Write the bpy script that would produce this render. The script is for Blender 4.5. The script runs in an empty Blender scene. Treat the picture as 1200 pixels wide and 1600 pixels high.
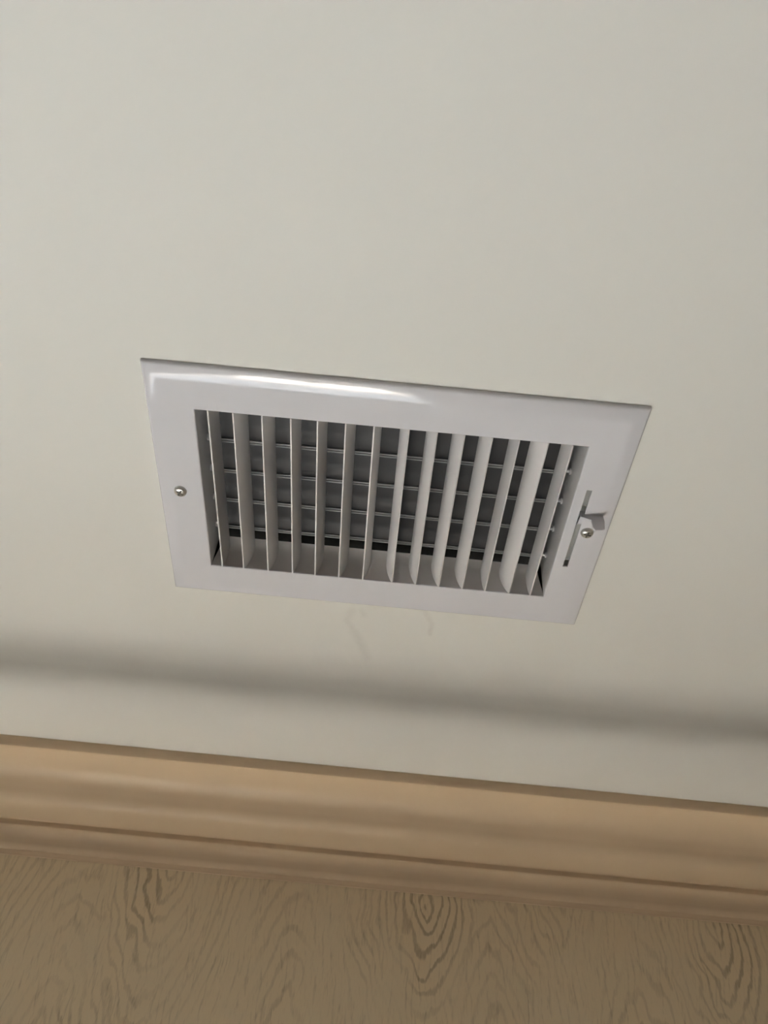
import bpy, bmesh, math
from mathutils import Vector, Matrix

# ------------------------------------------------------------------ camera
S = bpy.context.scene
COL = S.collection
H = 3.00                      # ceiling height (m); all "mm" helpers are relative to vent centre on the ceiling


def P(x, y, z):               # millimetres from the vent centre / ceiling plane -> metres in the world
    return Vector((x * .001, y * .001, H + z * .001))


cam_d = bpy.data.cameras.new('camera')
cam = bpy.data.objects.new('camera', cam_d)
COL.objects.link(cam)
right = Vector((.9955, -.0689, .0648)); down = Vector((.0946, .7300, -.6769)); fwd = Vector((-.0007, .6799, .7333))
fwd.normalize(); right = (right - fwd * right.dot(fwd)).normalized(); down = fwd.cross(right)
m = Matrix((right, -down, -fwd)).transposed().to_4x4()
m.translation = P(.5, -364.9, -399.0)
cam.matrix_world = m
cam_d.sensor_fit = 'VERTICAL'; cam_d.sensor_height = 36.0
cam_d.lens = 1271.7 / 1600 * 36.0
cam_d.clip_start = .01
cam_d.dof.use_dof = True; cam_d.dof.focus_distance = .545; cam_d.dof.aperture_fstop = 11
S.camera = cam

# ------------------------------------------------------------------ world, daylight, exposure
W = bpy.data.worlds.new('sky'); S.world = W; W.use_nodes = True
bg = W.node_tree.nodes['Background']
bg.inputs['Color'].default_value = (.62, .78, 1, 1); bg.inputs['Strength'].default_value = .1


def area(name, loc, size, rot, power, col):
    d = bpy.data.lights.new(name, 'AREA'); d.shape = 'RECTANGLE'
    d.size, d.size_y = size; d.energy = power; d.color = col
    o = bpy.data.objects.new(name, d); COL.objects.link(o)
    o.location = loc; o.rotation_euler = rot
    return o


# window 1 is in the pictured wall, below the frame; window 2 is unseen, added in the left wall for a left-right light gradient
WX0, WX1, WZ0, WZ1 = -1.06, .12, .90, 2.12
L2Y0, L2Y1, L2Z0, L2Z1 = -.70, .17, .90, 2.12
area('daylight_front_window', ((WX0 + WX1) / 2, .405, (WZ0 + WZ1) / 2), (WX1 - WX0, WZ1 - WZ0), (math.radians(-90), 0, 0), 4.3, (.86, .95, 1))
area('added_side_light', (-1.95, (L2Y0 + L2Y1) / 2, (L2Z0 + L2Z1) / 2), (L2Z1 - L2Z0, L2Y1 - L2Y0), (0, math.radians(-90), 0), 0.45, (1, .96, .90))  # added lamp, brightens the left side

sd = bpy.data.lights.new('sun', 'SUN'); sd.energy = 26.0; sd.angle = math.radians(.6); sd.color = (1, .975, .925)
so = bpy.data.objects.new('sun', sd); COL.objects.link(so)
so.rotation_euler = Vector((-.27, -.17, -.94)).to_track_quat('-Z', 'Y').to_euler()

S.view_settings.view_transform = 'Standard'; S.view_settings.look = 'None'
S.view_settings.gamma = 1; S.view_settings.use_curve_mapping = False
S.view_settings.exposure = 2.80
S.cycles.use_denoising = True
S.cycles.diffuse_bounces = 4; S.cycles.glossy_bounces = 2; S.cycles.max_bounces = 8


# ------------------------------------------------------------------ material helpers
class V:
    """a scalar socket (or constant) with arithmetic that builds Math nodes"""
    def __init__(s, nt, v): s.nt, s.v = nt, v

    def op(s, kind, *others, clamp=False):
        n = s.nt.nodes.new('ShaderNodeMath'); n.operation = kind; n.use_clamp = clamp
        for i, o in enumerate((s,) + others):
            v = o.v if isinstance(o, V) else o
            if isinstance(v, (int, float)): n.inputs[i].default_value = v
            else: s.nt.links.new(v, n.inputs[i])
        return V(s.nt, n.outputs[0])

    def __add__(s, o): return s.op('ADD', o)
    def __sub__(s, o): return s.op('SUBTRACT', o)
    def __mul__(s, o): return s.op('MULTIPLY', o)
    def __truediv__(s, o): return s.op('DIVIDE', o)


def step(x, a, b):            # smooth 0..1 between a and b
    n = x.nt.nodes.new('ShaderNodeMapRange'); n.interpolation_type = 'SMOOTHSTEP'
    x.nt.links.new(x.v, n.inputs[0]); n.inputs[1].default_value = a; n.inputs[2].default_value = b
    return V(x.nt, n.outputs[0])


def new_mat(name, col, rough=.5, metal=0., spec=.5):
    mt = bpy.data.materials.new(name); mt.use_nodes = True
    b = mt.node_tree.nodes['Principled BSDF']
    b.inputs['Base Color'].default_value = (*col, 1); b.inputs['Roughness'].default_value = rough
    b.inputs['Metallic'].default_value = metal; b.inputs['Specular IOR Level'].default_value = spec
    return mt, mt.node_tree, b


def coords(nt):
    g = nt.nodes.new('ShaderNodeTexCoord'); s = nt.nodes.new('ShaderNodeSeparateXYZ')
    nt.links.new(g.outputs['Object'], s.inputs[0])
    return V(nt, s.outputs[0]), V(nt, s.outputs[1]), V(nt, s.outputs[2])


def comb(nt, x, y, z):
    c = nt.nodes.new('ShaderNodeCombineXYZ')
    for i, q in enumerate((x, y, z)):
        v = q.v if isinstance(q, V) else q
        if isinstance(v, (int, float)): c.inputs[i].default_value = v
        else: nt.links.new(v, c.inputs[i])
    return c.outputs[0]


def noise(nt, vec, scale, detail=3, rough=.5):
    n = nt.nodes.new('ShaderNodeTexNoise'); n.inputs['Scale'].default_value = scale
    n.inputs['Detail'].default_value = detail; n.inputs['Roughness'].default_value = rough
    nt.links.new(vec, n.inputs['Vector'])
    return V(nt, n.outputs[0])


def mix(nt, fac, a, b):
    n = nt.nodes.new('ShaderNodeMix'); n.data_type = 'RGBA'
    nt.links.new(fac.v, n.inputs[0])
    for i, c in ((6, a), (7, b)):
        if isinstance(c, tuple): n.inputs[i].default_value = (*c, 1)
        else: nt.links.new(c, n.inputs[i])
    return n.outputs[2]


def bump(nt, bsdf, h, strength, dist):
    n = nt.nodes.new('ShaderNodeBump'); n.inputs['Strength'].default_value = strength
    n.inputs['Distance'].default_value = dist
    nt.links.new(h.v, n.inputs['Height']); nt.links.new(n.outputs[0], bsdf.inputs['Normal'])


def simple(name, col, rough=.5, metal=0., spec=.5, var=.06, scale=25, bmp=0.):
    """plain surface with slight procedural variation"""
    mt, nt, b = new_mat(name, col, rough, metal, spec)
    x, y, z = coords(nt)
    n = noise(nt, comb(nt, x, y, z), scale)
    nt.links.new(mix(nt, n, tuple(c * (1 - var) for c in col), tuple(min(1, c * (1 + var)) for c in col)), b.inputs['Base Color'])
    if bmp: bump(nt, b, noise(nt, comb(nt, x, y, z), scale * 12, 2), bmp, .0004)
    return mt


def ceiling_material():
    col = (.765, .764, .722)
    mt, nt, b = new_mat('ceiling_paint', col, .62, 0, .35)
    x, y, z = coords(nt)
    vec = comb(nt, x, y, z)
    base = mix(nt, noise(nt, vec, 4, 2), tuple(c * .97 for c in col), tuple(c * 1.03 for c in col))
    # two faint finger smudges beside the vent, as strokes (mm)
    w = noise(nt, vec, 60, 2)
    xm = x * 1000. + (w - .5) * 5.; ym = y * 1000. + (w - .5) * 4.
    tot = None
    for ax, ay, bx, by, wd, amp in [(-17, 109, -20, 121, 3.0, .5), (-20, 121, -14, 134, 2.5, .6), (-14, 134, -3, 157, 4.0, .7),
                                    (-10, 108, -8, 114, 2.5, .5), (24, 97, 38, 102, 2.2, .4), (38, 102, 45, 116, 2.2, .6), (45, 116, 44, 128, 2.2, .8)]:
        dx, dy = bx - ax, by - ay; l2 = dx * dx + dy * dy
        t = ((xm - ax) * (dx / l2) + (ym - ay) * (dy / l2)).op('MAXIMUM', 0.).op('MINIMUM', 1.)
        px = xm - ax - t * dx; py = ym - ay - t * dy
        d = (px * px + py * py).op('SQRT')
        k = (V(nt, 1.) - step(d, 0., wd * 1.7)) * (amp * .8)
        tot = k if tot is None else tot.op('MAXIMUM', k)
    f = tot * (noise(nt, vec, 220, 2) * .5) * .9
    nt.links.new(mix(nt, f, base, (.34, .31, .27)), b.inputs['Base Color'])
    bump(nt, b, noise(nt, vec, 260, 3), .12, .0006)
    return mt


def noise2(nt, x, y, shift, detail):
    n = nt.nodes.new('ShaderNodeTexNoise'); n.noise_dimensions = '2D'; n.inputs['Scale'].default_value = 1
    n.inputs['Detail'].default_value = detail
    nt.links.new(comb(nt, x + shift, y, 0.), n.inputs['Vector'])
    return V(nt, n.outputs[0])


def woodgrain_material():
    """beige wallcovering printed with oak cathedral grain, grain runs vertically"""
    light, dark = (.84, .70, .48), (.44, .335, .205)
    mt, nt, b = new_mat('woodgrain_wallcovering', light, .55, 0, .3)
    x, y, z = coords(nt)
    x = x * 1000.; z = (z - H) * 1000.
    warp = noise2(nt, x * .011, z * .006, 0.0, 1)
    warp2 = noise2(nt, x * .06, z * .03, 11.1, 1)
    xw = x + (warp - .5) * 14. + (warp2 - .5) * 7.
    zw = z + (warp2 - .5) * 18.
    field = None
    for cx, cz, el in [(66, -122, 2.0), (-150, -104, 2.6), (307, -118, 2.6), (118, -262, 3.2), (-215, -300, 3.5), (-40, -330, 4.0), (235, -330, 4.0), (430, -260, 4.0)]:
        dx = (xw - cx).op('ABSOLUTE').op('POWER', 1.5); dz = ((zw - cz) * (1 / el)).op('ABSOLUTE').op('POWER', 1.5)
        r = (dx + dz).op('POWER', 1 / 1.5)
        field = r if field is None else field.op('SMOOTH_MIN', r, 5.)
    ph = field * (2 * math.pi / 6.4) + (noise2(nt, x * .03, z * .012, 33.3, 1) - .5) * 7. + (noise2(nt, x * .2, z * .06, 7.4, 1) - .5) * 2.6
    s = ph.op('SINE') * .5 + .5
    pore = noise2(nt, x * 2.0, z * .17, 25.9, 1)                                  # short upright pores
    lines = step(s + (pore - .5) * .55, .60, 1.0)
    patch = step(noise2(nt, x * .016, z * .006, 18.5, 1), .40, .60)               # where the figure shows
    near = V(nt, 1.) - step(field, 14., 44.)
    lines = lines * (patch * (near * .6 + .3) + .06 + near * .32).op('MINIMUM', 1.)
    streak = step(noise2(nt, xw * .42, z * .03, 3.7, 1) + (pore - .5) * .35, .54, .85)
    f = (lines * .74 + streak * .32 + (pore - .5) * .26).op('MAXIMUM', 0.).op('MINIMUM', 1.)
    nt.links.new(mix(nt, f, light, dark), b.inputs['Base Color'])
    nt.links.new((f * .25 + .45).v, b.inputs["Roughness"])
    return mt


def fabric_floor():
    mt, nt, b = new_mat('pale_floor', (.42, .30, .18), .45)
    x, y, z = coords(nt)
    n = noise(nt, comb(nt, x * 2., y * 40., 0.), 1, 3)
    nt.links.new(mix(nt, n, (.62, .56, .48), (.70, .64, .56)), b.inputs['Base Color'])
    return mt


def glass_material():
    mt = bpy.data.materials.new('window_glass'); mt.use_nodes = True
    nt = mt.node_tree; nt.nodes.remove(nt.nodes['Principled BSDF'])
    t = nt.nodes.new('ShaderNodeBsdfTransparent'); g = nt.nodes.new('ShaderNodeBsdfGlossy'); g.inputs['Roughness'].default_value = .02
    mx = nt.nodes.new('ShaderNodeMixShader'); mx.inputs[0].default_value = .05
    nt.links.new(t.outputs[0], mx.inputs[1]); nt.links.new(g.outputs[0], mx.inputs[2])
    nt.links.new(mx.outputs[0], nt.nodes['Material Output'].inputs[0])
    return mt


M = dict(
    ceiling=ceiling_material(),
    wood=woodgrain_material(),
    crown=simple('cream_moulding_paint', (.775, .605, .41), .42, 0, .4, .03, 9),
    wallpaint=simple('brown_wall_paint', (.215, .135, .09), .7, 0, .3, .04, 5),
    floor=fabric_floor(),
    enamel=simple('white_enamel', (.70, .705, .745), .10, 0, .5, .015, 30),
    finmat=simple('white_enamel_satin', (.80, .79, .79), .38, 0, .4, .02, 30),
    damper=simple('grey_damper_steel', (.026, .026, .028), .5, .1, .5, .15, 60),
    hem=simple('bright_rolled_edge_steel', (.34, .35, .35), .4, .2, .5, .1, 60),
    zinc=simple('zinc_plated_steel', (.62, .61, .58), .28, .9, .5, .12, 120),
    duct=simple('duct_shade_black', (.006, .006, .006), .9, 0, .1, .2, 20),  # near-black colour stands for the unlit inside of the duct
    recess=simple('screw_recess_shade', (.10, .10, .09), .5, .5, .5, .2, 200),
    slot=simple('grey_slide_steel', (.40, .41, .40), .40, .4, .5, .1, 80),
    trim=simple('white_window_paint', (.75, .74, .70), .4, 0, .4, .03, 10),
    glass=glass_material(),
)


# ------------------------------------------------------------------ mesh helpers
def link(name, bm, mat, parent=None, smooth=False, kind=None, recalc=True, auto=None):
    if recalc: bmesh.ops.recalc_face_normals(bm, faces=bm.faces[:])
    me = bpy.data.meshes.new(name); bm.to_mesh(me); bm.free()
    me.materials.append(mat)
    if smooth:
        for p in me.polygons: p.use_smooth = True
        if auto: me.set_sharp_from_angle(angle=math.radians(auto))
    o = bpy.data.objects.new(name, me); COL.objects.link(o)
    if parent: o.parent = parent
    if kind: o['kind'] = kind
    return o


def box(bm, a, b):            # corners in metres
    vs = [bm.verts.new((x, y, z)) for x in (a[0], b[0]) for y in (a[1], b[1]) for z in (a[2], b[2])]
    for f in ((0, 1, 3, 2), (4, 6, 7, 5), (0, 4, 5, 1), (2, 3, 7, 6), (0, 2, 6, 4), (1, 5, 7, 3)):
        bm.faces.new([vs[i] for i in f])


def bevel_all(bm, w, seg=2):
    bmesh.ops.bevel(bm, geom=bm.edges[:], offset=w, segments=seg, profile=.5, affect='EDGES')


def extrude_profile(bm, pts, axis_pts):
    """closed polygon swept straight: pts -> function(t) for each end position"""
    rings = []
    for t in axis_pts: rings.append([bm.verts.new(p) for p in pts(t)])
    n = len(rings[0])
    for a, b in zip(rings, rings[1:]):
        for i in range(n): bm.faces.new((a[i], a[(i + 1) % n], b[(i + 1) % n], b[i]))
    bm.faces.new(rings[0]); bm.faces.new(rings[-1])


def catmull(pts, n=5):
    out = []
    q = [pts[0]] + list(pts) + [pts[-1]]
    for i in range(1, len(q) - 2):
        p0, p1, p2, p3 = q[i - 1], q[i], q[i + 1], q[i + 2]
        for k in range(n):
            t = k / n
            out.append(tuple(.5 * (2 * b + (c - a) * t + (2 * a - 5 * b + 4 * c - d) * t * t + (-a + 3 * b - 3 * c + d) * t ** 3) for a, b, c, d in zip(p0, p1, p2, p3)))
    out.append(tuple(pts[-1]))
    return out


# ------------------------------------------------------------------ room shell
XL, XR, YB, YF = -1.80, 2.20, -2.60, .330     # inner faces
HX, HY0, HY1 = 123.5, -73.5, 72.0             # hole in the ceiling (mm)


def ceiling():
    bm = bmesh.new()
    # profile in Y (mm), z (mm): flat, then the plaster ogee that sweeps down to the moulding
    cove = [(110, 0)] + catmull([(116, 0), (128, -.2), (141, -1.0), (152, -3.0), (160, -6.2), (166.5, -11), (171.7, -17.3), (175.2, -25), (177.8, -33), (181.3, -39), (187, -44.2), (195, -48.6), (205.5, -52), (218, -54.2), (232, -55.1), (246, -55.3)], 6)
    prof = [(YB * 1000, 0), (-600, 0), (HY0, 0), (HY1, 0)] + cove
    xs = [XL * 1000, -600, -HX, HX, 600, XR * 1000]
    grid = [[bm.verts.new(P(x, y, z)) for x in xs] for y, z in prof]
    for j in range(len(prof) - 1):
        for i in range(len(xs) - 1):
            if i == 2 and j == 2: continue
            bm.faces.new((grid[j][i], grid[j][i + 1], grid[j + 1][i + 1], grid[j + 1][i]))
    # edges of the plasterboard hole
    hole = [grid[2][2], grid[2][3], grid[3][3], grid[3][2]]
    up = [bm.verts.new(v.co + Vector((0, 0, .0285))) for v in hole]
    for i in range(4): bm.faces.new((hole[i], hole[(i + 1) % 4], up[(i + 1) % 4], up[i]))
    o = link('ceiling', bm, M['ceiling'], smooth=True, kind='structure', recalc=False, auto=40)
    for p in o.data.polygons: p.flip() if p.normal.z > .01 else None
    return o


ceiling()


def crown():
    bm = bmesh.new()
    front = [(242, -53), (240.5, -53.8), (240, -55.2), (240, -62.6), (240.6, -63.8)]
    front += catmull([(242, -64.2), (255, -65.0), (266, -67.3), (273.5, -72), (278, -78), (281.5, -83.6), (287, -87.6), (297, -89.6), (312, -90.8)], 5)
    front += [(312.4, -91.1), (312.4, -95.0), (312.8, -95.5)]
    front += catmull([(313.5, -95.7), (319.2, -96.9), (322.4, -99.6), (323.9, -103.2), (324.9, -106.2), (327, -108.4), (329, -109.2)], 4)
    front += [(329.3, -109.9), (329.3, -113.4), (330.4, -114)]
    prof = front + [(334, -114), (334, -44), (254, -44)]
    extrude_profile(bm, lambda x: [P(x, y, z) for y, z in prof], (XL * 1000, -300, 400, XR * 1000))
    return link('trim_1', bm, M['crown'], smooth=True, kind='structure', auto=35)


crown()


def wall_with_hole(name, mat, plane, a0, a1, z0, z1, hole, thick):
    """plane: ('y', y_inner, +1) etc.  box pieces around a window hole"""
    bm = bmesh.new()
    h0, h1, hz0, hz1 = hole
    ax, v, sg = plane
    for p0, p1, q0, q1 in ((a0, h0, z0, z1), (h1, a1, z0, z1), (h0, h1, z0, hz0), (h0, h1, hz1, z1)):
        lo, hi = sorted((v, v + sg * thick))
        if ax == 'y': box(bm, (p0, lo, q0), (p1, hi, q1))
        else: box(bm, (lo, p0, q0), (hi, p1, q1))
    return link(name, bm, mat, kind='structure')


wf = wall_with_hole('wall_front', M['wallpaint'], ('y', YF + .005, 1), XL - .1, XR + .1, 0, H + .1, (WX0, WX1, WZ0, WZ1), .12)
wall_with_hole('wall_left', M['wallpaint'], ('x', XL, -1), YB - .1, YF + .005, 0, H + .1, (L2Y0, L2Y1, L2Z0, L2Z1), .12)
for nm, a, b in (('wall_right', (XR, YB - .1, 0), (XR + .12, YF + .005, H + .1)), ('wall_back', (XL, YB - .12, 0), (XR, YB, H + .1))):
    bm = bmesh.new(); box(bm, a, b); link(nm, bm, M['wallpaint'], kind='structure')
bm = bmesh.new(); box(bm, (XL - .1, YB - .1, -.06), (XR + .1, YF + .1, 0)); link('floor', bm, M['floor'], kind='structure')


def wall_panel(x0, x1, z0, z1):
    """grain-printed sheet with softened vertical edges"""
    bm = bmesh.new(); c = .0003; t = .005
    prof = [(x0, YF + t), (x0, YF + c), (x0 + c * .35, YF + c * .35), (x0 + c * 1.4, YF), (x1 - c * 1.4, YF), (x1 - c * .35, YF + c * .35), (x1, YF + c), (x1, YF + t)]
    extrude_profile(bm, lambda z: [Vector((x, y, z)) for x, y in prof], (z0, z1))
    return link('wall_panel', bm, M['wood'], wf)


wall_panel(XL, -1.073, 0, H - .06)
wall_panel(-1.073, .1465, WZ1 + .012, H - .06)
wall_panel(-1.073, .1465, 0, WZ0 - .012)
wall_panel(.1465, 1.367, 0, H - .06)
wall_panel(1.367, XR, 0, H - .06)


def window(name, swap, a0, a1, z0, z1, v, sg):
    """casing, sill, sash bars and panes; swap False: in a y-plane, True: in an x-plane; sg points outdoors"""
    def bx(bm, p0, p1, d0, d1, q0, q1):
        lo, hi = sorted((v + sg * d0, v + sg * d1))
        if swap: box(bm, (lo, p0, q0), (hi, p1, q1))
        else: box(bm, (p0, lo, q0), (p1, hi, q1))
    root = bpy.data.objects.new(name, None); COL.objects.link(root); root['kind'] = 'structure'
    c = .055
    bm = bmesh.new()
    bx(bm, a0 - c, a0, -.012, 0, z0 - c, z1 + c); bx(bm, a1, a1 + c, -.012, 0, z0 - c, z1 + c)
    bx(bm, a0, a1, -.012, 0, z1, z1 + c)
    link('casing', bm, M['trim'], root)
    bm = bmesh.new(); bx(bm, a0 - .08, a1 + .08, -.05, .06, z0 - .03, z0); link('window_sill', bm, M['trim'], root)
    bm = bmesh.new(); e = .035
    bx(bm, a0, a0 + e, .02, .06, z0, z1); bx(bm, a1 - e, a1, .02, .06, z0, z1)
    bx(bm, a0 + e, a1 - e, .02, .06, z0, z0 + e); bx(bm, a0 + e, a1 - e, .02, .06, z1 - e, z1)
    mid = (a0 + a1) / 2
    bx(bm, mid - .015, mid + .015, .025, .055, z0 + e, z1 - e)
    link('sash', bm, M['trim'], root)
    for p0, p1 in ((a0 + e, mid - .015), (mid + .015, a1 - e)):
        bm = bmesh.new(); bx(bm, p0, p1, .038, .042, z0 + e, z1 - e); link('pane', bm, M['glass'], root)
    return root


window('window_1', False, WX0, WX1, WZ0, WZ1, YF, 1)
window('added_side_window', True, L2Y0, L2Y1, L2Z0, L2Z1, XL, -1)  # unseen opening, added to go with the side light

# ------------------------------------------------------------------ duct above the ceiling
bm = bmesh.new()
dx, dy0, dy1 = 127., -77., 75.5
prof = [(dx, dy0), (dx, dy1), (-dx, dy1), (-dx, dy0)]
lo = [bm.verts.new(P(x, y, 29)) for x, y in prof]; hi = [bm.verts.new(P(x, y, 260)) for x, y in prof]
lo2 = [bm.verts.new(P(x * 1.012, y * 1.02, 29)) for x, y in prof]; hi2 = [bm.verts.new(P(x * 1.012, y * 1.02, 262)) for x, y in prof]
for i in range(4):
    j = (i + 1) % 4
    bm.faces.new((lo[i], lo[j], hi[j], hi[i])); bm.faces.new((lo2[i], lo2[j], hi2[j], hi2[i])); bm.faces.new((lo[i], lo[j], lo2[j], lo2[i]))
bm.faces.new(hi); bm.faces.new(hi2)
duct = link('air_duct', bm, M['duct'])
duct['label'] = 'duct opening coloured near-black for its shade, a dark strip behind the damper blades'
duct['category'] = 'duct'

# ------------------------------------------------------------------ the air register
reg = bpy.data.objects.new('air_register', None); COL.objects.link(reg); reg.location = P(0, 0, 0)
reg['label'] = 'white metal air register with upright fins, set in the ceiling'
reg['category'] = 'vent'


def R(x, y, z): return Vector((x * .001, y * .001, z * .001))      # register-local, mm


OX, OY = 149.25, 98.45
IX, IY0, IY1 = 120.2, -70.05, 68.15
FZ = -6.0


def faceplate():
    bm = bmesh.new()
    prof = [(0, 0), (.05, -2.0), (.6, -2.75), (1.6, -3.35), (3, -3.98), (5, -4.75), (7, -5.38), (7.9, -5.62), (8.7, -5.79), (9.5, -5.9), (10.6, -5.97), (12.6, FZ)]
    rings = []
    for s, z in prof:
        rings.append([bm.verts.new(R(x, y, z)) for x, y in ((-OX + s, -OY + s), (OX - s, -OY + s), (OX - s, OY - s), (-OX + s, OY - s))])
    # mitred ring faces, split in the middle of each side so smooth shading stays local
    for a, b in zip(rings, rings[1:]):
        for i in range(4):
            j = (i + 1) % 4
            f = bm.faces.new((a[i], a[j], b[j], b[i])); f.smooth = True
    s = 12.6
    xs = [-OX + s, -IX, IX, 125.9, 129.3, OX - s]
    ys = [-OY + s, IY0, -35.6, 34.6, IY1, OY - s]
    vs = {}
    for i, x in enumerate(xs):
        for j, y in enumerate(ys): vs[i, j] = bm.verts.new(R(x, y, FZ))
    for i in range(5):
        for j in range(5):
            if (i == 1 and 1 <= j <= 3) or (i == 3 and j == 2): continue
            bm.faces.new((vs[i, j], vs[i + 1, j], vs[i + 1, j + 1], vs[i, j + 1]))
    # thickness round the slot
    sl = [vs[3, 2], vs[4, 2], vs[4, 3], vs[3, 3]]
    up = [bm.verts.new(v.co + Vector((0, 0, .0012))) for v in sl]
    for i in range(4): bm.faces.new((sl[i], sl[(i + 1) % 4], up[(i + 1) % 4], up[i]))
    # rolled lip round the louvre opening
    lip = [(0, FZ), (.35, FZ + .08), (.7, FZ + .35), (.9, FZ + .8), (.95, FZ + 1.6)]
    rr = [[bm.verts.new(R(x, y, z)) for x, y in ((-IX + q, IY0 + q), (IX - q, IY0 + q), (IX - q, IY1 - q), (-IX + q, IY1 - q))] for q, z in lip]
    for a, b in zip(rr, rr[1:]):
        for i in range(4):
            f = bm.faces.new((a[i], a[(i + 1) % 4], b[(i + 1) % 4], b[i])); f.smooth = True
    me = bpy.data.meshes.new('faceplate')
    bmesh.ops.recalc_face_normals(bm, faces=bm.faces[:])
    bm.to_mesh(me); bm.free()
    # mitre edges sharp
    me.materials.append(M['enamel']); me.set_sharp_from_angle(angle=math.radians(38))
    o = bpy.data.objects.new('faceplate', me); COL.objects.link(o); o.parent = reg
    return o


faceplate()


def flap(side):
    """one folded wall of the opening; corners are cut away towards the back"""
    bm = bmesh.new()
    top = {'front': 18.6, 'back': 18.6, 'left': 27.0, 'right': 27.0}[side]
    if side in ('front', 'back'): zz = [(-4.6, 0), (1, .3), (5, .8), (9, 1.7), (12, 2.6), (14.5, 3.7), (16.8, 5.0), (18.6, 6.2)]
    else: zz = [(-4.6, 0), (6, 0), (16, 0), (27.0, 0)]
    th = .8
    rows = []
    for z, c in zz:
        t = (z + 4.6) / (top + 4.6)
        cut = 5.0 * max(0, t - .12)
        ins = .95 + c
        if side in ('front', 'back'):
            y = (IY1 - ins) if side == 'front' else (IY0 + ins); o = th if side == 'front' else -th
            rows.append([R(-IX + .95 + cut, y, z), R(IX - .95 - cut, y, z), R(IX - .95 - cut, y + o, z), R(-IX + .95 + cut, y + o, z)])
        else:
            x = (-IX + ins) if side == 'left' else (IX - ins); o = -th if side == 'left' else th
            cut *= .35
            rows.append([R(x, IY0 + 1 + cut, z), R(x, IY1 - 1 - cut, z), R(x + o, IY1 - 1 - cut, z), R(x + o, IY0 + 1 + cut, z)])
    vr = [[bm.verts.new(p) for p in r] for r in rows]
    for a, b in zip(vr, vr[1:]):
        for i in range(4): bm.faces.new((a[i], a[(i + 1) % 4], b[(i + 1) % 4], b[i]))
    bm.faces.new(vr[0]); bm.faces.new(vr[-1])
    return link('sleeve_wall', bm, M['finmat'], reg, smooth=True, auto=30)


for sd in ('front', 'back', 'left', 'right'): flap(sd)

FINS = [(-111.3, 1.6), (-96.0, 4.7), (-78.5, 4.2), (-61.0, 3.4), (-44.8, 3.8), (-27.8, 4.8), (-10.6, 3.9),
        (10.5, -4.8), (27.6, -5.4), (44.2, -5.6), (61.0, -5.4), (77.2, -2.6), (94.8, -6.7), (109.6, -2.0)]


def fin(x0, sh):
    bm = bmesh.new()
    zb = 12.5; n = 9; th = .95
    c = []
    for k in range(n + 1):
        t = k / n
        c.append((x0 + sh * (1 - (1 - t) ** 2.0), FZ + .1 + t * (zb - FZ)))
    lft, rgt = [], []
    for k, (x, z) in enumerate(c):
        a = c[max(0, k - 1)]; b = c[min(n, k + 1)]
        tx, tz = b[0] - a[0], b[1] - a[1]; l = math.hypot(tx, tz)
        nx, nz = tz / l, -tx / l
        lft.append((x - nx * th / 2, z - nz * th / 2)); rgt.append((x + nx * th / 2, z + nz * th / 2))
    prof = lft + rgt[::-1]
    extrude_profile(bm, lambda y: [R(x, y, z) for x, z in prof], (IY0 + 1.0, IY1 - 1.0))
    return link('louvre_fin', bm, M['finmat'], reg, smooth=True, auto=40)


for x0, sh in FINS: fin(x0, sh)

# damper blades: overlapping, nearly shut, each with a double rolled edge and two pivot pins
DY = [-31.0, -5.0, 21.4, 47.6]
BX = 114.5


def blade_mesh():
    bm = bmesh.new(); th = .7
    c = catmull([(0, 15.6), (-4, 17.6), (-10, 19.4), (-17, 20.0), (-24, 21.2), (-31, 23.6)], 4)
    prof = [(y, z) for y, z in c] + [(y, z + th) for y, z in reversed(c)]
    extrude_profile(bm, lambda x: [R(x, y, z) for y, z in prof], (-BX, BX))
    return bm


def tube_x(bm, x0, x1, y, z, r, n=10):
    extrude_profile(bm, lambda x: [R(x, y + r * math.cos(a * 2 * math.pi / n), z + r * math.sin(a * 2 * math.pi / n)) for a in range(n)], (x0, x1))


proto = None
for k, y in enumerate(DY + [DY[0] - 26.2]):
    if proto is None:
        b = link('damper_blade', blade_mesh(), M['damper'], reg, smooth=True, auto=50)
        bm = bmesh.new(); tube_x(bm, -BX, BX, .9, 15.3, .62); tube_x(bm, -BX, BX, -.75, 15.6, .62)
        h = link('rolled_edge', bm, M['hem'], b, smooth=True, auto=50); h['label'] = 'pale double rolled edge'
        pins = []
        for sgn in (-1, 1):
            bm = bmesh.new()
            tube_x(bm, sgn * (BX - .5), sgn * (IX - .7), 0, 17.2, 1.3, 12); tube_x(bm, sgn * (IX - 2.2), sgn * (IX - .8), 0, 17.2, 2.3, 12)
            pn = link('pivot_pin', bm, M['finmat'], b, smooth=True, auto=50); pins.append(pn)
        proto = (b, h, pins[0], pins[1])
        b.location = R(0, y, 0)
    else:
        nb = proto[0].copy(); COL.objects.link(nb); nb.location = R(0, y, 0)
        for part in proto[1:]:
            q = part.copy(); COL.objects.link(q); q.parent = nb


# slide behind the slot and the bent control lever
for y0, y1 in ((-35.9, -21.5), (-9.0, 29.5)):
    bm = bmesh.new(); box(bm, R(124.6, y0, -4.3), R(130.6, y1, -3.6)); sp = link('slide_bar', bm, M['slot'], reg)
    sp['label'] = 'grey steel slide showing through the slot'
# added lining over the pale hole edges, near-black as shade in the gap
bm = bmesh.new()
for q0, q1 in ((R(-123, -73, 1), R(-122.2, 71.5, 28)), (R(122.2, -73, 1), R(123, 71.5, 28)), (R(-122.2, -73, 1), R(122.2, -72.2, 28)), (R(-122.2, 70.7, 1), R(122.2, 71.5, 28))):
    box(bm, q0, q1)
link('hole_shade_lining', bm, M['duct'], reg)

bm = bmesh.new()
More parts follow.
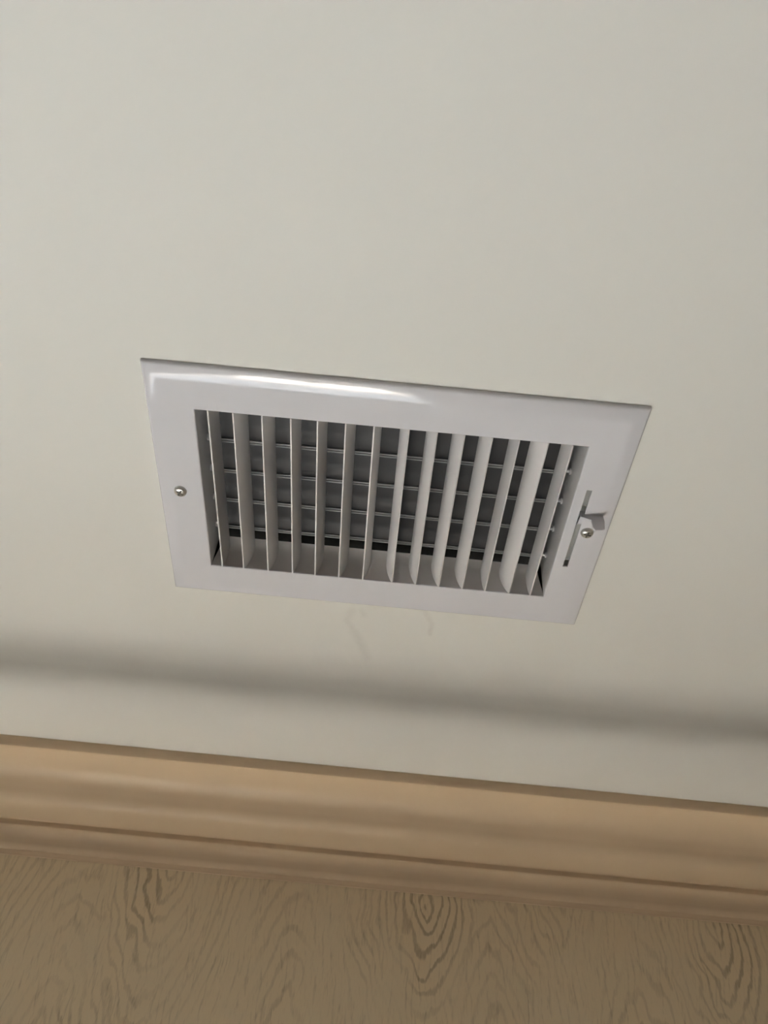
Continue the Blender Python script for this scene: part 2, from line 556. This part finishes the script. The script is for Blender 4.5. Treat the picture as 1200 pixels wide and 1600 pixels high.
# plate standing on edge, facing the room: neck from the slot, then the finger tab
outline = [(126.6, -3.0), (141.0, -4.2), (141.5, -10.8), (140.9, -18.4), (138.9, -19.8), (134.6, -20.3), (132.9, -17.6), (133.3, -10.9), (130.4, -10.2), (127.0, -8.8)]
extrude_profile(bm, lambda y: [R(x, y, z) for x, z in outline], (-15.4, -14.2))
bevel_all(bm, .00025, 2)
lv = link('control_lever', bm, M['enamel'], reg, smooth=True, auto=40)
lv['label'] = 'white bent finger tab sticking out of the slot'
bm = bmesh.new()
extrude_profile(bm, lambda x: [R(x, y, z) for y, z in ((-15.4, -8.9), (-8.0, -7.4), (-5.5, -5.6), (-5.5, -4.6), (-7.6, -6.4), (-15.4, -7.6))], (126.4, 128.9))
link('lever_foot', bm, M['enamel'], lv)


def screw(x, y, rot):
    e = bpy.data.objects.new('mounting_screw', None)
    bm = bmesh.new()
    prof = [(0, -2.45), (1.6, -2.4), (2.8, -2.2), (3.6, -1.75), (4.1, -1.0), (4.25, -.3), (4.25, .3)]
    n = 24; rings = []
    for r, z in prof[1:]:
        rings.append([bm.verts.new(R(r * math.cos(2 * math.pi * i / n), r * math.sin(2 * math.pi * i / n), z)) for i in range(n)])
    c = bm.verts.new(R(0, 0, prof[0][1]))
    for i in range(n): bm.faces.new((c, rings[0][i], rings[0][(i + 1) % n]))
    for a, b in zip(rings, rings[1:]):
        for i in range(n): bm.faces.new((a[i], b[i], b[(i + 1) % n], a[(i + 1) % n]))
    o = link('mounting_screw', bm, M['zinc'], reg, smooth=True, auto=60)
    o.location = R(x, y, FZ - .1); o.rotation_euler.z = rot
    # cross recess: stands slightly proud of the dome, its shade put into dark colour
    bm = bmesh.new(); w, l = .55, 2.5
    pts = [(-w, -l), (w, -l), (w, -w), (l, -w), (l, w), (w, w), (w, l), (-w, l), (-w, w), (-l, w), (-l, -w), (-w, -w)]
    def dome(px, py):
        r = math.hypot(px, py)
        return -2.5 + .12 * (r / 2.5) ** 2
    vs = [bm.verts.new(R(px, py, dome(px, py))) for px, py in pts]; bm.faces.new(vs)
    low = [bm.verts.new(R(px, py, -1.6)) for px, py in pts]
    for i in range(12): bm.faces.new((vs[i], vs[(i + 1) % 12], low[(i + 1) % 12], low[i]))
    q = link('cross_shade', bm, M['recess'], o)
    return o


screw(-134.3, -2.2, .5)
screw(134.6, .6, .2)
